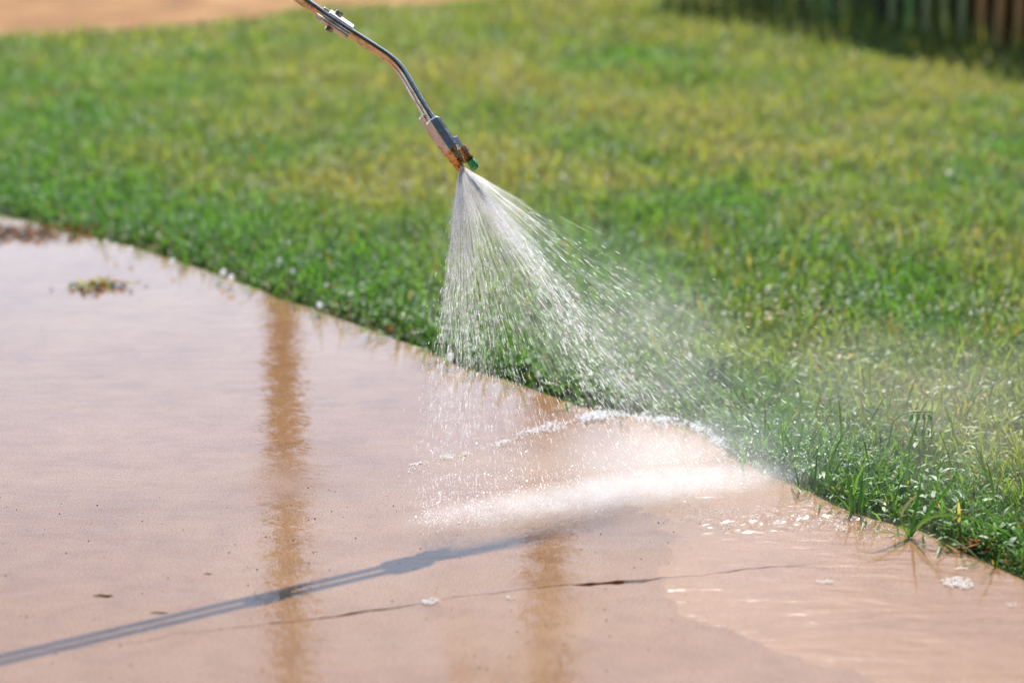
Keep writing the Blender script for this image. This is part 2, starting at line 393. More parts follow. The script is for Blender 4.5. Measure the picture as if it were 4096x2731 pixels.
def lawn(nn, y0, y1, Lm, Wm, curl, seed=0):
    x, y = scatter(nn, y0, y1); n = len(x)
    hm = .55+.9*fbm(x, y, .22, 21)
    L = Lm*hm*(.55+.8*rng.random(n)); W = Wm*(.7+.6*rng.random(n))
    sd = np.clip((y-edge_y(x))/.22, .1, 1); L = L*(.42+.58*sd)
    parts.append(blades(x, y, L, W, rng.random(n)*.9, rng.random(n)*2*np.pi, lawn_color(x, y, n), curl=curl*(.4+1.2*rng.random(n))))
lawn(175000, 2.7, 4.3, .039, .0029, .8)
lawn(60000, 3.9, 5.6, .045, .0042, .9)
lawn(100000, 5.2, 7.6, .048, .0052, .8)
lawn(110000, 7.2, 11.5, .055, .008, .8)
x, y = scatter(14000, 2.7, 5.6); k = (y-edge_y(x)) < .035; x, y = x[k], y[k]; n = len(x)      # blades hanging over the path edge
parts.append(blades(x, y-.02, .03+.045*rng.random(n)**1.5, .0025+.0015*rng.random(n), .7+rng.random(n)*.5, -2.3+rng.normal(0, .8, n), lawn_color(x, y, n)*1.1, curl=.5+.7*rng.random(n), z0=np.full(n, .002)))
# broad short leaves lying flat among the near blades
x, y = scatter(15000, 2.7, 4.6); n = len(x)
parts.append(blades(x, y, .014+.016*rng.random(n), .004+.0045*rng.random(n), .5+rng.random(n)*.9, rng.random(n)*2*np.pi, lawn_color(x, y, n)*1.05, curl=.5+.8*rng.random(n), segs=2, z0=lawn_h(x, y)+.006+.02*rng.random(n)))
# longer upright blades
x, y = scatter(3600, 2.7, 5.2); n = len(x)
parts.append(blades(x, y, .06+.05*rng.random(n), .003+.002*rng.random(n), rng.random(n)*.45, rng.random(n)*2*np.pi, lawn_color(x, y, n)*.85, curl=.2+.9*rng.random(n), segs=4))
# rougher, taller growth in the far right corner under the fence
x, y = scatter(60000, 6.0, 10.5, .5); n = len(x); k = (x > -.2) & ((y > 8.7-.75*(x-.3)-.9+.5*fbm(x, y, .4, 61))); x, y = x[k], y[k]; n = len(x)
cc = lawn_color(x, y, n)
fx_ = rng.random(260)*FLn; fo = .03+.30*rng.random(260)**1.5; x2 = FA2[0]+fdn[0]*fx_+fdn[1]*fo; y2 = FA2[1]+fdn[1]*fx_-fdn[0]*fo   # taller stalks along the foot of the fence
parts.append(blades(x2, y2, .06+.16*rng.random(260)**1.5, .006+.005*rng.random(260), rng.random(260)*.14, rng.random(260)*6.28, lawn_color(x2, y2, 260)*1.15, curl=.2+.4*rng.random(260)))
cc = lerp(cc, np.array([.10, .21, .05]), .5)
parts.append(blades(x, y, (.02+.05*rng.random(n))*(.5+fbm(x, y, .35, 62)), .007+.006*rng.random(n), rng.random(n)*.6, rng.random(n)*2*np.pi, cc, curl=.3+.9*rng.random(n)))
Vs, Fs4, Fs3, Cs, off = [], [], [], [], 0
for V, Q, T, C in parts:
    Vs.append(V); Fs4.append(Q+off); Fs3.append(T+off); Cs.append(C); off += len(V)
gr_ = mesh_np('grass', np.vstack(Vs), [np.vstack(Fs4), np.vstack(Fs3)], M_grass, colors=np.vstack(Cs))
tag(gr_, 'green and olive lawn grass beside the wet concrete path', kind='stuff')

# ------------------------------------------------------------------ small solids in bulk
def ico(sub=0):
    import bmesh
    bm = bmesh.new(); bmesh.ops.create_icosphere(bm, subdivisions=max(sub, 1), radius=1)
    V = np.array([v.co[:] for v in bm.verts]); F = np.array([[v.index for v in f.verts] for f in bm.faces]); bm.free(); return V, F
I1 = ico(1); I2 = ico(2)
def beads(C, r, name, mat, axis=None, stretch=None, base=I1):
    V0, F0 = base; n = len(C); r = np.broadcast_to(r, n)
    if axis is None:
        V = C[:, None, :]+V0[None]*r[:, None, None]
    else:
        a = axis/np.linalg.norm(axis, axis=1, keepdims=True)
        up = np.array([0, 0, 1.]); u = np.cross(up, a)+1e-6; u /= np.linalg.norm(u, axis=1, keepdims=True); v = np.cross(a, u)
        V = C[:, None, :]+V0[None, :, 0:1]*(a*(r*stretch)[:, None])[:, None, :]+V0[None, :, 1:2]*(u*r[:, None])[:, None, :]+V0[None, :, 2:3]*(v*r[:, None])[:, None, :]
    F = F0[None]+(np.arange(n)*len(V0))[:, None, None]
    return mesh_np(name, V.reshape(-1, 3), [F.reshape(-1, F0.shape[1])], mat)
def needles(P0, P1, r, name, mat):
    """thin three-sided filaments tapering at both ends"""
    n = len(P0); d = P1-P0; a = d/np.linalg.norm(d, axis=1, keepdims=True)
    u = np.cross(a, [0.1, 1, .05]); u /= np.linalg.norm(u, axis=1, keepdims=True); v = np.cross(a, u)
    ring = [u*math.cos(q)+v*math.sin(q) for q in (0, 2.094, 4.189)]
    L = [P0]+[P0+d*.25+q*r[:, None] for q in ring]+[P0+d*.75+q*r[:, None] for q in ring]+[P1]
    V = np.stack(L, 1); b = (np.arange(n)*8)[:, None]
    T = np.concatenate([b+np.array([[0, 1+k, 1+(k+1) % 3]]) for k in range(3)]+[b+np.array([[7, 4+(k+1) % 3, 4+k]]) for k in range(3)])
    Q = np.concatenate([b+np.array([[1+k, 4+k, 4+(k+1) % 3, 1+(k+1) % 3]]) for k in range(3)])
    return mesh_np(name, V.reshape(-1, 3), [T, Q], mat)

# ------------------------------------------------------------------ pressure washer lance
S0, S1 = gp(0, 2652), gp(1750, 2240)         # its shadow runs along this line of the ground
NP = np.cross(S1-S0, SUN)
def on_lance(px, py):
    d = ray(px, py); return CAM+d*(np.dot(S0-CAM, NP)/np.dot(d, NP))
CL = [on_lance(p[0]+5, p[1]-4) for p in [(1206, 0), (1339, 94), (1481, 184), (1545, 226), (1577, 250), (1596, 271), (1612, 294), (1642, 346), (1683, 416), (1730, 492)]]
d0 = CL[0]-CL[1]; d0 /= np.linalg.norm(d0)
TIP = on_lance(1842, 660); E = on_lance(1811, 603); A0 = on_lance(1729, 480)
ax = (E-A0)/np.linalg.norm(E-A0)
print('lance', CL[0], TIP, 'focus', np.dot(TIP-CAM, FWD), 'len', np.linalg.norm(CL[-1]-CL[0]))
OFF = ray(1600, 300)*.0165+np.array([-.0042, 0, -.0025])   # second tube, behind the first
lance = empty('pressure_washer_lance', CL[0]); bpy.context.view_layer.update()
tag(lance, 'bent twin tube chrome pressure washer lance with brass nozzles spraying water', 'pressure washer')
def fix(o):                                   # keep world coordinates under the parent
    o.matrix_parent_inverse = Matrix.Translation(-Vector(CL[0])); return o
RT = .0057
for q, o_ in enumerate((np.zeros(3), OFF)):
    mb = MB()
    P = [CL[0]+d0*1.05+o_, CL[0]+d0*.5+o_]+[p+o_ for p in CL[:-1]]+[A0+ax*.012+o_-ax*(.012 if q else 0)]
    # resample for smooth bend
    P = np.array(P); s = np.r_[0, np.cumsum(np.linalg.norm(np.diff(P, axis=0), axis=1))]; ss = np.linspace(0, s[-1], 160)
    Pi = np.stack([np.interp(ss, s, P[:, k]) for k in range(3)], -1)
    for _ in range(2): Pi[1:-1] = (Pi[:-2]+2*Pi[1:-1]+Pi[2:])/4
    tube(mb, Pi, RT, 20); fix(mb.build('tube', M_chrome, lance, smooth=True))
    sh = -ax*.010 if q else 0*ax
    if q: sh = -ax*.0125
    mb = MB(); L_ = np.linalg.norm(E-A0)
    _, aa, bb = frame_of(ax, (0, 0, 1))
    prism(mb, A0+o_+sh, E+o_+sh, 0, n=6, rot=R(40), rings=[(0, .0106), (.05, .0126), (.95, .0126), (1, .0108)])
    fix(mb.build('coupling', M_steel, lance, bevel=.0004))
    # brass ends
    mb = MB(); e = E+o_+sh
    prism(mb, e-ax*.001, e+ax*.004, .0098, n=20)
    prism(mb, e+ax*.004, e+ax*.017, 0, n=6, rot=R(35), rings=[(0, .0098), (.1, .0108), (.85, .0108), (1, .009)])
    nz = fix(mb.build('nozzle_holder', M_brass, lance, bevel=.0003))
    mb = MB()
    rg_ = [(0, .0085), (.35, .0085), (.36, .0072), (.6, .0072), (.62, .0084), (1, .0062)] if q else [(0, .0088), (.55, .0086), (.6, .0074), (1, .0070)]
    prism(mb, e+ax*.017, e+ax*(.046 if q else .024), 0, n=20, rings=rg_)
    o = fix(mb.build('nozzle', M_brass, lance, smooth=False))
# steel block behind the coupling and the spare quick-connect nozzle beside it
sd_ = at(2000, 660, TIP[1])-at(1900, 660, TIP[1]); sd_ /= np.linalg.norm(sd_)
up_ = np.cross(ax, ray(1850, 650)); up_ /= np.linalg.norm(up_)
if up_[0] < 0: up_ = -up_
back = ray(1850, 600)
s0 = on_lance(1845, 575)+back*.030
mb = MB(); prism(mb, on_lance(1812, 556)+back*.030, on_lance(1836, 598)+back*.030, .0085, n=6, rot=.3); fix(mb.build('spare_nozzle_holder', M_steel, lance, bevel=.0005))
a_, b_ = on_lance(1842, 592)+back*.024, on_lance(1876, 640)+back*.024
mb = MB(); ln = b_-a_
prism(mb, a_, b_, 0, n=36, rings=[(0, .006), (.02, .0098), (.12, .0102), (.14, .0098), (.45, .0098), (.47, .0080), (.85, .0078), (.87, .0088), (1, .0084)])
o = fix(mb.build('spare_nozzle', M_brass, lance, smooth=False))
mb = MB(); prism(mb, on_lance(1880, 640)+back*.026, on_lance(1903, 676)+back*.026, 0, n=20, rings=[(0, .005), (.2, .007), (.8, .007), (1, .005)])
g_ = mb.build('nozzle_cap', M_green, o, smooth=True); 
# clamp: two folded plates bolted over the tubes
ta = (CL[2]-CL[0])/np.linalg.norm(CL[2]-CL[0])
vd = ray(1380, 120); un = np.cross(vd, ta); un /= np.linalg.norm(un)
if un[2] < 0: un = -un
wd = np.cross(ta, un); wd /= np.linalg.norm(wd)
if np.dot(wd, vd) < 0: wd = -wd
def clamp_plate(s, pa, pb, name_bolt, pbolt):
    ca, cb = on_lance(*pa), on_lance(*pb); mid = (ca+cb)/2; Lp = np.linalg.norm(cb-ca)
    c = mid+wd*.0085
    mb = MB()
    un2 = un*math.cos(.14)-wd*math.sin(.14)*s; wd2 = wd*math.cos(.14)+un*math.sin(.14)*s
    box(mb, c, ta*Lp, wd2*.034, un2*.0048)
    box(mb, c-ta*(Lp/2+.006)+un*s*.0008, ta*.011, wd*.030, un*.0028)      # stepped tongue
    o = fix(mb.build('clamp_plate', M_plate, lance, bevel=.0018))
    mb = MB(); bp = on_lance(*pbolt)+wd*.008
    prism(mb, bp-un*s*.003, bp+un*s*.0045, 0, n=6, rings=[(0, .0068), (.75, .0068), (1, .0058)])
    o = fix(mb.build('bolt', M_bolt, lance, bevel=.0003))
clamp_plate(1, (1320, 47), (1412, 115), 0, (1354, 56))
clamp_plate(-1, (1287, 82), (1390, 150), 0, (1317, 117))
mb = MB(); tube(mb, [CL[0]+d0*t_+OFF/2 for t_ in (.42, .43, .60, .62)], [.012, .019, .019, .012], 16); fix(mb.build('grip', M_rub, lance, smooth=True))

# ------------------------------------------------------------------ water spray
A = gp(1690, 2118); B = gp(3150, 1935); Cc = A+(B-A)*2.05
fn = np.cross(A-TIP, Cc-TIP); fn /= np.linalg.norm(fn)
N0 = e = TIP-ax*.001
def fan(n, mode=0):
    r = rng.random(n); u = np.empty(n)
    comp = rng.choice(5, n, p=[.30, .20, .18, .14, .18] if mode == 0 else [.38, .16, .16, .14, .16])
    u = np.select([comp == 0, comp == 1, comp == 2, comp == 3], [rng.normal(.36, .045, n), rng.normal(.14, .09, n), rng.normal(.045, .04, n), rng.normal(.55, .10, n)], r**1.3*1.0)
    u = np.clip(np.where(u < 0, u*.45, u), -.15, 1)
    # clumpy rays
    u = np.where(rng.random(n) < .45, np.round(u*83)/83+rng.normal(0, .0012, n), u)
    if mode == 0:
        far_ = (u > .42) & (rng.random(n) < (u-.30)*1.7); u[far_] = np.abs(rng.normal(.16, .13, far_.sum()))
    return np.clip(u, -.15, 1)
def fpt(u, t, th):
    G = A+(Cc-A)*u[:, None]; P = N0+(G-N0)*t[:, None]
    sag = .012*(t**2)*(u**2); P = P+fn*(th*t)[:, None]; P[:, 2] -= sag
    return P
n = 4500
u = fan(n); th = rng.normal(0, .022, n); t0 = rng.random(n)**1.3*.75; ln = (.03+.15*rng.random(n)**1.5)*(1-.5*t0)*(1-.6*u)
k = rng.random(n) < .10; t0[k] = 0; ln[k] = (.18+.3*rng.random(k.sum()))*(1-.5*u[k])
tag(needles(fpt(u, t0, th), fpt(u, np.minimum(t0+ln, 1), th+rng.normal(0, .004, n)), (.00014+.00026*rng.random(n)**1.5), 'water_jets', M_jet), 'fine straight filaments of water fanning out of the nozzle', kind='stuff')
n = 12500
u = fan(n, 1); th = rng.normal(0, .03, n); t0 = .10+.88*rng.random(n)**.75; P = fpt(u, t0, th); D = fpt(u, t0+.01, th)-P
keep = rng.random(n) < np.clip(1.1-1.25*u, .05, 1)*np.clip(1.35-t0*u*1.6, .1, 1)*np.clip(1.5-t0, .25, 1)
r_ = .00017+.00024*rng.random(n)**2; big = rng.random(n) < .05; r_[big] *= 1.7
st = 4+rng.random(n)*16*np.clip(1-t0*.4, .2, 1)
keep &= (P[:, 2] > .003)
tag(beads(P[keep], r_[keep], 'water_drops', M_drop, D[keep], st[keep]), 'bright streaking drops of water in the spray', kind='stuff')
# splash where the fan lands
n = 7000
u = rng.random(n)**1.1*.62; P = A+(Cc-A)*u[:, None]
q = rng.random(n); P = P+np.stack([rng.normal(0, .012, n), rng.normal(.0, .018, n)+.11*q**3, .002+np.abs(rng.normal(0, .012, n))*(1+1.6*q)], -1)
big_ = rng.random(n) < .05; P[big_, 2] += .03*rng.random(big_.sum()); P[big_, 1] += rng.normal(.02, .05, big_.sum())
tag(beads(P, (.00025+.0005*rng.random(n)**3)*np.where(big_, 2.2, 1), 'splash_drops', M_drop), 'tiny splash drops jumping where the spray hits the path', kind='stuff')

# mist volumes
def mistmat(name, dens, nscale=9, power=1.6, aniso=.3):
    m, t, b = newmat(name); t.nodes.remove(b); out = t.nodes['Material Output']
    c = t.nodes.new('ShaderNodeTexCoord'); ln = t.nodes.new('ShaderNodeVectorMath'); ln.operation = 'LENGTH'
    t.links.new(c.outputs['Object'], ln.inputs[0])
    f = math_(t, 'POWER', math_(t, 'SUBTRACT', 1.0, ln.outputs['Value'], True), power)
    gn = t.nodes.new('ShaderNodeNewGeometry')
    nz = ramp(t, noise(t, nscale, 3, .6, gn.outputs['Position']), [(.3, (.15,)*3), (.7, (1,)*3)])
    v = t.nodes.new('ShaderNodeVolumePrincipled'); v.inputs['Color'].default_value = (.98, .985, 1, 1); v.inputs['Anisotropy'].default_value = aniso
    t.links.new(math_(t, 'MULTIPLY', math_(t, 'MULTIPLY', f, nz), dens), v.inputs['Density'])
    t.links.new(v.outputs[0], out.inputs['Volume']); return m
def mist(p, q, ry, rz, mat, name='mist', label=None, tilt=0):
    V0, F0 = I2; o = mesh_np(name, V0*1.05, [F0], mat)
    p, q = np.array(p), np.array(q); d = q-p; o.location = (p+q)/2
    o.rotation_euler = (tilt, 0, math.atan2(d[1], d[0])); o.scale = (np.linalg.norm(d)/2, ry, rz)
    return tag(o, label, kind='stuff')
mist(gp(1500, 2128), gp(3400, 1872), .085, .034, mistmat('impact_mist', 38, 34, 1.05), label='white mist along the line where the spray hits the path')
mist(gp(1900, 1990), gp(3500, 1760), .22, .075, mistmat('drifting_mist', 8, 8, 1.1), label='thin mist drifting over the path edge')
mist(gp(2600, 1860), gp(4900, 1640), .6, .13, mistmat('lawn_mist', 1.7, 5, .9), label='faint mist hanging over the lawn')
o = mist(at(1990, 860, 3.58), at(3150, 1900, 3.45), .035, .17, mistmat('fan_mist', 9.0, 10, 1.1), label='thin veil of spray in the air')
o.rotation_euler = Vector(at(3150, 1900, 3.45)-at(1990, 860, 3.58)).to_track_quat('X', 'Z').to_euler()

# ------------------------------------------------------------------ water on the path
WB = np.array([gp(*p)[:2] for p in [(2720, 1900), (2790, 2080), (2800, 2150), (2860, 2240), (2790, 2330), (2880, 2400), (3050, 2480), (3200, 2560), (3330, 2640), (3600, 2700), (3900, 2800), (4500, 2960)]])
gx = np.arange(.15, 1.35, .004); gy = np.arange(2.3, 4.0, .004)
X, Y = np.meshgrid(gx, gy)
order = np.argsort(WB[:, 1]); bx = np.interp(Y, WB[order, 1], WB[order, 0])
bx = bx+.10*(fbm(X, Y, .16, 91)-.5)+.07*(fbm(X, Y, .035, 92)-.5)
inside = np.clip((X-bx)/.20, -1, 1)
Z = .0006+.0020*inside+.0004*(fbm(X*.55+Y*.25, Y*1.3, .03, 51)-.5)*2*np.clip(inside+.3, 0, 1)
turb = np.exp(-(((Y-3.30-.25*(X-.4))/.05)**2))*np.clip((X-.22)/.1, 0, 1)*(X < .56)
Z += turb*.007*(fbm(X, Y, .012, 52)-.4)
sdE = edge_y(X)-Y
Z = np.where(sdE < 0, Z*np.clip(1+sdE/.05, 0, 1)-.0*X, Z)
Z = np.where(sdE < -.05, -.03, Z)
idx = np.arange(X.size).reshape(X.shape)
Fq = np.stack([idx[:-1, :-1], idx[:-1, 1:], idx[1:, 1:], idx[1:, :-1]], -1).reshape(-1, 4)
Zr = Z.ravel(); keepf = (Zr[Fq].max(1) > -.004)
tag(mesh_np('water', np.stack([X, Y, Z], -1).reshape(-1, 3), [Fq[keepf]], M_water), 'shallow rippling runoff water along the path edge', kind='structure')

# ridge of white water pushed out behind the landing line
RP = [(1640, 1858), (1720, 1842), (1820, 1825), (1900, 1800), (2000, 1768), (2080, 1740), (2150, 1722), (2260, 1695), (2350, 1672), (2430, 1660), (2520, 1664), (2620, 1684), (2700, 1688), (2780, 1700), (2850, 1740), (2900, 1790)]
RW = np.array([gp(*p) for p in RP]); s = np.r_[0, np.cumsum(np.linalg.norm(np.diff(RW, axis=0), axis=1))]
n = 5200; q = rng.random(n)*s[-1]; P = np.stack([np.interp(q, s, RW[:, k]) for k in range(3)], -1)
amp = np.interp(q/s[-1], [0, .2, .45, .6, .8, 1], [.15, .5, .9, 1, 1, .7])
amp = amp*(.15+1.6*fbm(q, q*0, .04, 71)**1.3); k_ = rng.random(n) < np.clip((fbm(q, q*0, .022, 72)-.44)*5, .03, 1)*(.45+.55*np.clip(q/s[-1]*2.2, 0, 1)); P = P[k_]; amp = amp[k_]; n = len(P)
P[:, 0] += rng.normal(0, .009, n)*amp; P[:, 1] += (rng.standard_t(2, n)*.007)*amp+.030*(fbm(P[:, 0], P[:, 0]*0, .045, 75)-.5)-.03*rng.random(n)**4; P[:, 2] = np.abs(rng.normal(0, .0045, n))*amp+.0008
tag(beads(P, (.0008+.0019*rng.random(n)**2)*(.5+.6*amp), 'white_water', M_foam), 'curved ridge of white water pushed back across the path', kind='stuff')

# bubbles and foam
def foam(px, py, wx, wy, n, label, rr=.0016, grp=None):
    c = gp(px, py); n = int(n*1.5); q = rng.random(n)**.6*1.25; a = rng.random(n)*6.283
    kk = fbm(q*np.cos(a)*wx*1.2, q*np.sin(a)*wy, .006, int(px)) >= .25+.2*q; kk[:8] = True; q = q[kk]; a = a[kk]; n = len(q)
    P = np.stack([q*np.cos(a)*wx, q*np.sin(a)*wy, np.full(n, .0022)], -1)
    o = beads(P, rr*(.3+1.1*rng.random(n)**2), 'foam_patch', M_foam, base=I2); o.location = c
    tag(o, label, 'foam', grp); return o
foam(3828, 2335, .017, .019, 260, 'large white raft of bubbles floating near the lower right corner', .0013, 'foam patches on the path')
foam(1722, 2410, .010, .009, 90, 'small pale foam patch caught in the crack', .001, 'foam patches on the path')
foam(3300, 2330, .010, .005, 40, 'thin line of foam on the runoff below the crack end', .001, 'foam patches on the path')
foam(3840, 2278, .008, .006, 34, 'small cluster of bubbles just above the large raft', .001, 'foam patches on the path')
foam(4050, 2425, .007, .006, 30, 'bubble cluster closest to the right edge of the photo', .001, 'foam patches on the path')
foam(3360, 2120, .006, .008, 22, 'bubble cluster beside the long grass blade lying on the water', .0011, 'foam patches on the path')
foam(2040, 1585-1585+2395, .005, .004, 16, 'tiny bubble cluster on the crack right of the larger patch', .001, 'foam patches on the path')

# beads of water in the grass and on the runoff; big white ones imitate sun glints
x, y = scatter(380, 2.8, 6.2); n = len(x)
keep = rng.random(n) < np.clip(1.1-(y-edge_y(x))/.9, .06, 1); x, y = x[keep], y[keep]; n = len(x)
P = np.stack([x, y, lawn_h(x, y)+.012+.035*rng.random(n)], -1)
GL = [(423, 966), (462, 985), (522, 998), (690, 1045), (892, 1090), (925, 1112), (1120, 1045), (1278, 1220), (1430, 1070), (1170, 1085), (1800, 1427), (3375, 1216), (3395, 1219), (3395, 1326), (3640, 1195), (3750, 1560), (3560, 1170)]  # spots where oversized white beads stand in for sun glints
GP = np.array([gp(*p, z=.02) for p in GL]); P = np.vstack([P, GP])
tag(beads(P, np.r_[(.0006+.0009*rng.random(n)**2)*np.clip(1.35-(y-3)*.2, .4, 1), .0045+.003*rng.random(len(GL))], 'water_beads_and_glints', M_bead, base=I2), 'beads of water on the grass, the large white ones standing in for sun glints', kind='stuff')
n = 520
u = rng.random(n); pxs = 2760+u*900+rng.normal(0, 60, n); pys = 2060+rng.normal(0, 30, n)+(pxs-2760)*.06
P = np.array([gp(a, b_) for a, b_ in zip(pxs, pys)]); k = (P[:, 1] < edge_y(P[:, 0])); P = P[k]; P[:, 2] = .004
tag(beads(P, .0005+.001*rng.random(len(P))**2, 'ripple_bubbles', M_bead), 'bright bubbles on the churning runoff', kind='stuff')

# ------------------------------------------------------------------ plants and litter with a shape of their own
def blade_path(P, W, colr, twist=.5):
    """one long grass blade along 3D points, folded along its midrib"""
    P = np.array(P); s = np.r_[0, np.cumsum(np.linalg.norm(np.diff(P, axis=0), axis=1))]; m = 14; ss = np.linspace(0, s[-1], m)
    Q = np.stack([np.interp(ss, s, P[:, k]) for k in range(3)], -1)
    for _ in range(2): Q[1:-1] = (Q[:-2]+2*Q[1:-1]+Q[2:])/4
    V = []; F = []
    for i in range(m):
        d = Q[min(i+1, m-1)]-Q[max(i-1, 0)]; d /= np.linalg.norm(d)
        v = np.array([0, 1., .25]); side = np.cross(d, v); side /= np.linalg.norm(side)
        nn = np.cross(side, d); side = side*math.cos(twist)+nn*math.sin(twist)
        w_ = W/2*min(1, .5+i/4)*(1-(i/(m-1))**2.5)+.0002
        V += [Q[i]-side*w_, Q[i]+nn*w_*-.35, Q[i]+side*w_]
        if i: b = 3*i; F += [(b-3, b-2, b+1, b), (b-2, b-1, b+2, b+1)]
    return V, F
def tuft(name, base, paths, label, cat, Y=None, grp=None, colr=(.09, .22, .03)):
    g = gp(*base); Y = g[1]; root = empty(name, g); tag(root, label, cat, grp)
    for path, W, dy, c in paths:
        P = [at(a, b, Y+dy*i/(len(path)-1)) for i, (a, b) in enumerate(path)]; P[0][2] = max(P[0][2], -.005)
        V, F = blade_path(P, W, c)
        o = mesh_np('blade', np.array(V), [np.array(F)], M_leaf, root, colors=np.tile(c, (len(V), 1)))
        o.matrix_parent_inverse = Matrix.Translation(-Vector(g))
    return root
G1 = np.array([.09, .26, .035]); G2 = np.array([.05, .16, .03]); G3 = np.array([.17, .30, .09]); DRY = np.array([.55, .48, .33])
tuft('grass_tuft', (3640, 2150), [([(3640, 2150), (3655, 2080), (3672, 1990), (3690, 1885)], .0048, .02, G2), ([(3640, 2150), (3690, 2080), (3760, 1990), (3830, 1905), (3830, 1850)], .004, .02, G1),
     ([(3640, 2150), (3690, 2080), (3750, 2056), (3830, 2058), (3910, 2082), (3975, 2110)], .0042, -.05, G3), ([(3640, 2150), (3580, 2130), (3520, 2128), (3432, 2137)], .004, -.05, G3),
     ([(3635, 2150), (3610, 2100), (3560, 2118), (3500, 2132)], .003, -.03, G1), ([(3640, 2145), (3628, 2100)], .004, 0, G1)],
     'tall arching grass tuft standing in the runoff with one blade lying on the water', 'grass tuft', grp='tall grass tufts')
tuft('grass_tuft', (3412, 2055), [([(3412, 2055), (3405, 1980), (3385, 1880)], .0045, .02, G2), ([(3415, 2055), (3418, 1985)], .004, .0, G2), ([(3432, 2040), (3445, 1960), (3450, 1890)], .005, .02, G2),
     ([(3440, 2040), (3490, 1970), (3550, 1920)], .003, .03, G1), ([(3412, 2055), (3370, 2000), (3330, 1975)], .003, -.02, G1), ([(3445, 2030), (3455, 1960), (3475, 1900)], .003, .0, G1)],
     'upright dark grass tuft at the path edge left of the arching one', 'grass tuft', grp='tall grass tufts')
tuft('grass_tuft', (3205, 1965), [([(3200, 1965), (3190, 1920), (3180, 1870)], .0035, .01, G2), ([(3225, 1985), (3232, 1950), (3215, 1915)], .003, .01, G1), ([(3255, 1990), (3262, 1900), (3270, 1790)], .0035, .03, G2), ([(3300, 2020), (3320, 1960), (3280, 1930)], .004, .0, G1)],
     'short thin grass tuft beside the white landing mist', 'grass tuft', grp='tall grass tufts')
tuft('grass_tuft', (4000, 2200), [([(4060, 2260), (4010, 2130), (3950, 2040), (3900, 2000)], .0045, .03, G1), ([(4080, 2220), (4040, 2110), (3990, 2060)], .004, .03, G2), ([(4090, 2180), (4000, 2110), (3890, 2080)], .004, .0, G1), ([(4096, 2210), (3990, 2140), (3880, 2110)], .0035, .0, G2),
     ([(4050, 2260), (3960, 2160), (3900, 2140)], .0035, .0, G1), ([(3820, 2210), (3780, 2180), (3740, 2162)], .004, -.01, G2), ([(3980, 2280), (3900, 2225), (3820, 2212)], .004, -.01, G1), ([(3990, 2270), (3950, 2190), (3930, 2160)], .004, -.01, G1)],
     'dense leaning grass tuft at the right edge of the photo', 'grass tuft', grp='tall grass tufts')
tuft('dry_grass_blade', (3598, 2080), [([(3598, 2080), (3610, 2040), (3640, 2000), (3682, 1972)], .0045, .02, DRY)], 'pale dry curved grass blade left of the arching tuft', 'grass blade')

def weed(name, base, stems, label, cat):
    g = gp(*base); root = empty(name, g); tag(root, label, cat)
    for stem, lf in stems:
        Y = g[1]; P = np.array([at(a, b, Y) for a, b in stem]); mb = MB(); tube(mb, P, .0011, 6)
        o = mb.build('stem', M_stem, root, smooth=True); o.matrix_parent_inverse = Matrix.Translation(-Vector(g))
        V = []; F = []
        for (a, b, dx, dz, L, c) in lf:
            p = at(a, b, Y); ux = np.array([dx, .3, dz]); ux /= np.linalg.norm(ux); vy = np.cross(ux, [0, 1, .3]); vy /= np.linalg.norm(vy); vz = np.cross(ux, vy)
            k = len(V)
            for s_, w_ in ((0, .05), (.25, .32), (.6, .36), (.85, .2), (1, .0)):
                V += [p+ux*L*s_+vy*L*w_*.5+vz*L*w_*.6, p+ux*L*s_-vy*L*w_*.5]
            F += [(k+2*i, k+2*i+1, k+2*i+3, k+2*i+2) for i in range(4)]
        if V:
            o = mesh_np('leaves', np.array(V), [np.array(F)], M_leaf, root, colors=np.tile(lf[0][5], (len(V), 1)))
            o.matrix_parent_inverse = Matrix.Translation(-Vector(g))
    return root
M_stem, t, b = newmat('pale_stem'); b.inputs['Base Color'].default_value = (.30, .36, .12, 1); b.inputs['Roughness'].default_value = .5
LG = np.array([.04, .15, .03]); LSHEEN = np.array([.62, .66, .58])  # the pale tone paints highlights into the colour of the upper leaflets
lf1 = [(a, b, s_*.4, 1, .022, LSHEEN) for a, b, s_ in [(3655, 1640, 0), (3682, 1640, 0), (3712, 1643, .3), (3730, 1650, 1)]]
lf2 = [(a, b, s_*.5, -1, .014, LG) for a, b, s_ in [(3650, 1655, -.3), (3672, 1653, 0), (3695, 1652, .2), (3716, 1655, .6)]]
lf3 = [(a, b, s_*.5, 1, .011, LG) for a, b, s_ in [(3665, 1745, -.4), (3690, 1745, 0), (3712, 1745, .3), (3728, 1748, .8)]]+[(a, b, .4, -.6, .011, LG*1.6) for a, b in [(3690, 1750), (3715, 1752), (3732, 1752)]]
weed('weed', (3545, 1830), [([(3545, 1830), (3570, 1690), (3610, 1655), (3660, 1645), (3735, 1648)], lf1), ([(3690, 1830), (3694, 1740), (3697, 1690), (3698, 1650)], lf2), ([(3560, 1800), (3600, 1760), (3660, 1750), (3740, 1752)], lf3)],
     'small weed with paired leaflets on arching stems in the lawn', 'weed')
lf4 = [(2860+rng.normal(0, 16), 1440+90*rng.random(), rng.normal(0, 1), .6, .012, np.array([.07, .19, .06])) for _ in range(36)]
lf4 = [(a, b, 1.2*np.sign(a-2862), .7, .016, c) for (a, b, _, _, _, c) in lf4]
weed('feathery_weed', (2868, 1560), [([(2868, 1560), (2862, 1500), (2858, 1435)], lf4)], 'dark feathery weed at the lawn edge behind the spray', 'weed')

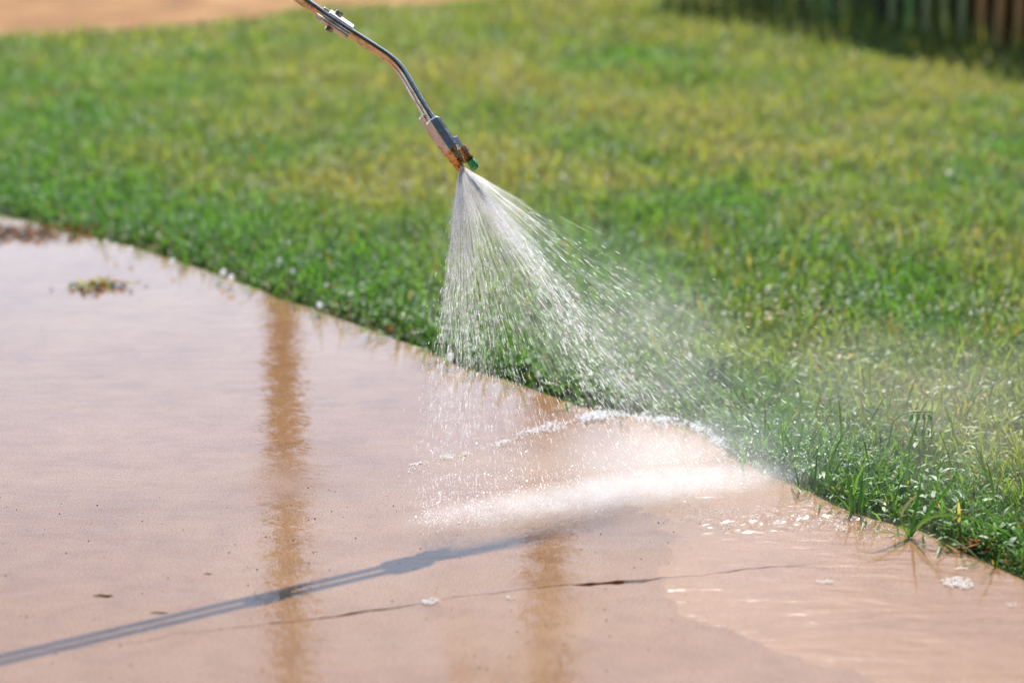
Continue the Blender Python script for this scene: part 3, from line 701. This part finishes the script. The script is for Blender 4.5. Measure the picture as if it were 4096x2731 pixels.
M_twig, t, b = newmat('dry_twig'); b.inputs['Base Color'].default_value = (.30, .17, .07, 1); b.inputs['Roughness'].default_value = .8
def twig(p, q, r, label):
    p, q = gp(*p, z=r), gp(*q, z=r); mb = MB(); c = (p+q)/2
    tube(mb, [p-c, (p*2+q)/3-c+np.array([0, .002, .0005]), (p+2*q)/3-c+np.array([0, -.001, 0]), q-c], [r*.4, r, r, r*.3], 6)
    o = mb.build('twig', M_twig, None, True); o.location = c; tag(o, label, 'twig', 'dry twigs on the path')
twig((374, 2381), (456, 2379), .0012, 'short straw coloured twig above the lance shadow at left')
twig((600, 2450), (672, 2447), .0008, 'faint thin twig just above the middle of the lance shadow')
twig((815, 2295), (1180-330, 2292), .0006, 'tiny twig between the brown reflection and the left edge')
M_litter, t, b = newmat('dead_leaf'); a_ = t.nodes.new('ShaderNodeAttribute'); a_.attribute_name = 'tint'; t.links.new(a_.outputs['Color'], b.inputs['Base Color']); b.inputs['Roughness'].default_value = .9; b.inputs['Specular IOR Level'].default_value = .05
# litter on path and lawn; the far left band imitates a dark reflection
def litter(px, py, w_, h_, n, cols, label, name='litter_and_reflection'):
    c = gp(px, py); V = []; F = []; C = []
    for i in range(n):
        a = rng.random()*6.283; L = .009+.018*rng.random(); W = .002+.004*rng.random()
        p = np.array([rng.normal(0, w_), rng.normal(0, h_), .003+.014*rng.random()*math.exp(-abs(rng.normal()))]); d = np.array([math.cos(a), math.sin(a), rng.normal(0, .3)]); s_ = np.array([-math.sin(a), math.cos(a), rng.normal(0, .3)])
        k = len(V); V += [p-d*L/2, p+s_*W, p+d*L/2, p-s_*W]; F.append((k, k+1, k+2, k+3)); C += [cols[rng.integers(len(cols))]]*4
    o = mesh_np(name, np.array(V), [np.array(F)], M_litter, colors=np.array(C)); o.location = c
    tag(o, label, 'leaf litter'); return o
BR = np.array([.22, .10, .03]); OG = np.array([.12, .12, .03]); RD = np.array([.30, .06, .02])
litter(405, 1148, .03, .022, 120, [BR*1.8, OG*2.6, OG*2.2], 'small heap of olive and brown leaf litter on the upper left of the path')
litter(40, 938, .10, .035, 420, [BR*.8, BR*1.2], 'reddish brown flakes standing in for a dark reflection at the left end of the path')  # brown flakes put in where the wet path mirrors something dark
litter(3905, 2195, .016, .02, 30, [RD, BR, RD*.5], 'dark red dead leaves under the leaning grass at right')
litter(2690, 838, .03, .04, 34, [RD, BR], 'rusty dead leaf patch in the lawn right of the spray')
n = 260
pxs = rng.random(n)*3000; pys = 1950+rng.random(n)*780; P = np.array([gp(a, b_) for a, b_ in zip(pxs, pys)]); P[:, 2] = .0004
M_grit, t, b = newmat('grit'); b.inputs['Base Color'].default_value = (.08, .045, .03, 1); b.inputs['Roughness'].default_value = .7
o = beads(P, .0004+.0009*rng.random(n)**3, 'grit', M_grit, base=I1); o.scale = (1, 1, 1); tag(o, 'dark grit scattered on the wet path', kind='stuff')

# ------------------------------------------------------------------ fence, hedge, trees and poles
FA, FB = gp(2680, -20), gp(4400, 300); fd = FB-FA; FL = np.linalg.norm(fd); fd /= FL
M_pk = []
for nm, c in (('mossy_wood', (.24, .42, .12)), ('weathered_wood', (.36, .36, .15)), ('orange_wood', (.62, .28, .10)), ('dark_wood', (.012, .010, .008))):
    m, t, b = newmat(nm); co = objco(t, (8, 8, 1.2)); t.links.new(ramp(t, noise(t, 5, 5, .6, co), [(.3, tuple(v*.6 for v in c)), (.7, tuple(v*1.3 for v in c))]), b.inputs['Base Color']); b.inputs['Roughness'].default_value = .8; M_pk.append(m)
fence = empty('fence', FA); tag(fence, 'dark wooden picket fence at the far side of the lawn', 'fence')
sp = .092; k = 0; bpy.context.view_layer.update(); nrm = np.array([-fd[1], fd[0], 0])
mb = MB()
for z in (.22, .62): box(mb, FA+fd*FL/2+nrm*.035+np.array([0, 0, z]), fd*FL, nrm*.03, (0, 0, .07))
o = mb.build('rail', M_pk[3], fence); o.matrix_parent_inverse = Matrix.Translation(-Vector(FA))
while k*sp < FL:
    c = FA+fd*(k*sp); fx = (c[0]/c[1])
    mi = 2 if fx > .192 else (1 if (fx > .17 or k % 3 == 0) else 0)
    if abs(fx-(3430-2048)/9300) < .006: mi = 3
    mb = MB(); h_ = .8; box(mb, np.array([0, 0, h_/2]), fd*(.040 if mi != 3 else .09), nrm*.018, (0, 0, h_)); 
    mb.add([fd*(-.02)+[0, 0, h_]-nrm*.009, fd*.02+[0, 0, h_]-nrm*.009, np.array([0, 0, h_+.04])-nrm*.009, fd*(-.02)+[0, 0, h_]+nrm*.009, fd*.02+[0, 0, h_]+nrm*.009, np.array([0, 0, h_+.04])+nrm*.009],
           [(0, 1, 2), (3, 5, 4), (0, 2, 5, 3), (1, 4, 5, 2)])
    o = mb.build('post' if mi == 3 else 'picket', M_pk[mi], fence); o.location = c-FA; k += 1

def leafcloud(n, fn_, size, c, name, parent=None, mat=None):
    P = fn_(n); a = rng.normal(size=(n, 3)); a /= np.linalg.norm(a, axis=1, keepdims=True); b = np.cross(a, rng.normal(size=(n, 3))); b /= np.linalg.norm(b, axis=1, keepdims=True)
    L = size*(.6+.8*rng.random(n))[:, None]
    V = np.stack([P-a*L/2, P+b*L*.28, P+a*L/2, P-b*L*.28], 1).reshape(-1, 3)
    C = np.repeat(np.array(c)*(.6+.8*rng.random((n, 1))), 4, 0)
    return mesh_np(name, V, [np.arange(4*n).reshape(-1, 4)], mat or M_leaf, parent, colors=C)
def boxpts(x0, x1, y0, y1, z0, z1):
    def f(n): return np.stack([x0+(x1-x0)*rng.random(n), y0+(y1-y0)*rng.random(n), z0+(z1-z0)*rng.random(n)**.9], -1)
    return f
h = empty('hedge', FA); tag(h, 'low dark hedge growing close behind the picket fence', 'hedge'); bpy.context.view_layer.update()
def hp(n): a, b_, c = rng.random(n), rng.random(n), rng.random(n); return (fd*FL)[None]*a[:, None]+nrm[None]*(.22+.5*b_)[:, None]+np.array([[0, 0, .8]])*c[:, None]
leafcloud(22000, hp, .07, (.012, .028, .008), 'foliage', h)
mb = MB()
for k in range(14): q = fd*FL*(k+.5)/14+nrm*.45; tube(mb, [q, q+np.array([.03, .05, .22]), q+np.array([0, 0, .42])], [.02, .015, .006], 6)
mb.build('stems', M_pk[3], h)
h2 = empty('added_dark_screen', (-1, -3.6, 0)); tag(h2, 'unseen dark leafy screen added behind the camera to darken the chrome reflections', 'added dark screen')  # added out of view so the tubes mirror a dark band
leafcloud(30000, boxpts(-9, 9, -.7, .7, 0, 10), .55, (.02, .035, .015), 'foliage', h2)
h3 = empty('added_dark_screen', (6, .5, 0)); tag(h3, 'unseen dark leafy screen added at the right to darken the coupling facets', 'added dark screen')  # second added screen, mirrored dark in the right-hand coupling facets
leafcloud(20000, boxpts(-.7, .7, -4, 6.5, 0, 8.5), .5, (.02, .035, .015), 'foliage', h3)
def tree(x, y, H, r, label):
    root = empty('tree', (x, y, 0)); tag(root, label, 'tree', 'trees beyond the fence')
    mb = MB(); tube(mb, [(0, 0, -.1), (.1, 0, H*.3), (0, .1, H*.75)], [.28, .2, .07], 10)
    for k in range(7):
        a = k*.9+rng.random(); z = H*(.28+.07*k); tube(mb, [(0, 0, z), (math.cos(a)*r*.35, math.sin(a)*r*.35, z+.5), (math.cos(a)*r*.75, math.sin(a)*r*.75, z+1.3)], [.09, .06, .02], 6)
    mb.build('trunk', M_pk[3], root, True)
    cl = rng.normal(size=(42, 3)); cl /= np.linalg.norm(cl, axis=1, keepdims=True); cl = cl*(rng.random((42, 1))**.4)*np.array([r, r, H*.42])+[0, 0, H*.56]
    def f(n):
        i = rng.integers(0, 42, n); d = rng.normal(size=(n, 3)); return cl[i]+d*.33
    leafcloud(7000, f, .34, (.05, .09, .02), 'crown', root)
tree(4.4, 21.5, 6.3, 2.0, 'leafy tree nearest the poles beyond the fence')
tree(7.8, 22.5, 6.7, 2.3, 'broad leafy tree in the middle beyond the fence')
tree(11.6, 21.5, 6.4, 2.3, 'leafy tree farthest right beyond the fence')
def pole(px, py, Y, H, r, label):
    d = ray(px, py); x = d[0]/d[1]*Y
    root = empty('utility_pole', (x, Y, 0)); tag(root, label, 'pole', 'poles beyond the lawn')
    mb = MB(); tube(mb, [(0, 0, -.2), (0, 0, H*.5), (0, 0, H)], [r*1.05, r, r*.85], 16); mb.build('shaft', M_pk[3], root, True)
    mb = MB(); box(mb, (0, -r-.05, H-.6), (2.0, 0, 0), (0, .1, 0), (0, 0, .12)); mb.build('crossarm', M_pk[3], root)
    for s_ in (-.9, 0, .9):
        mb = MB(); prism(mb, (s_, -r-.05, H-.54), (s_, -r-.05, H-.36), 0, n=12, rings=[(0, .03), (.3, .05), (.5, .035), (.8, .05), (1, .02)]); mb.build('insulator', M_steel, root)
pole(1140, 1700, 30, 17.5, .21, 'dark wooden utility pole mirrored in the left part of the wet path')
pole(2192, 2450, 30, 17.5, .25, 'dark wooden utility pole mirrored near the middle of the wet path')
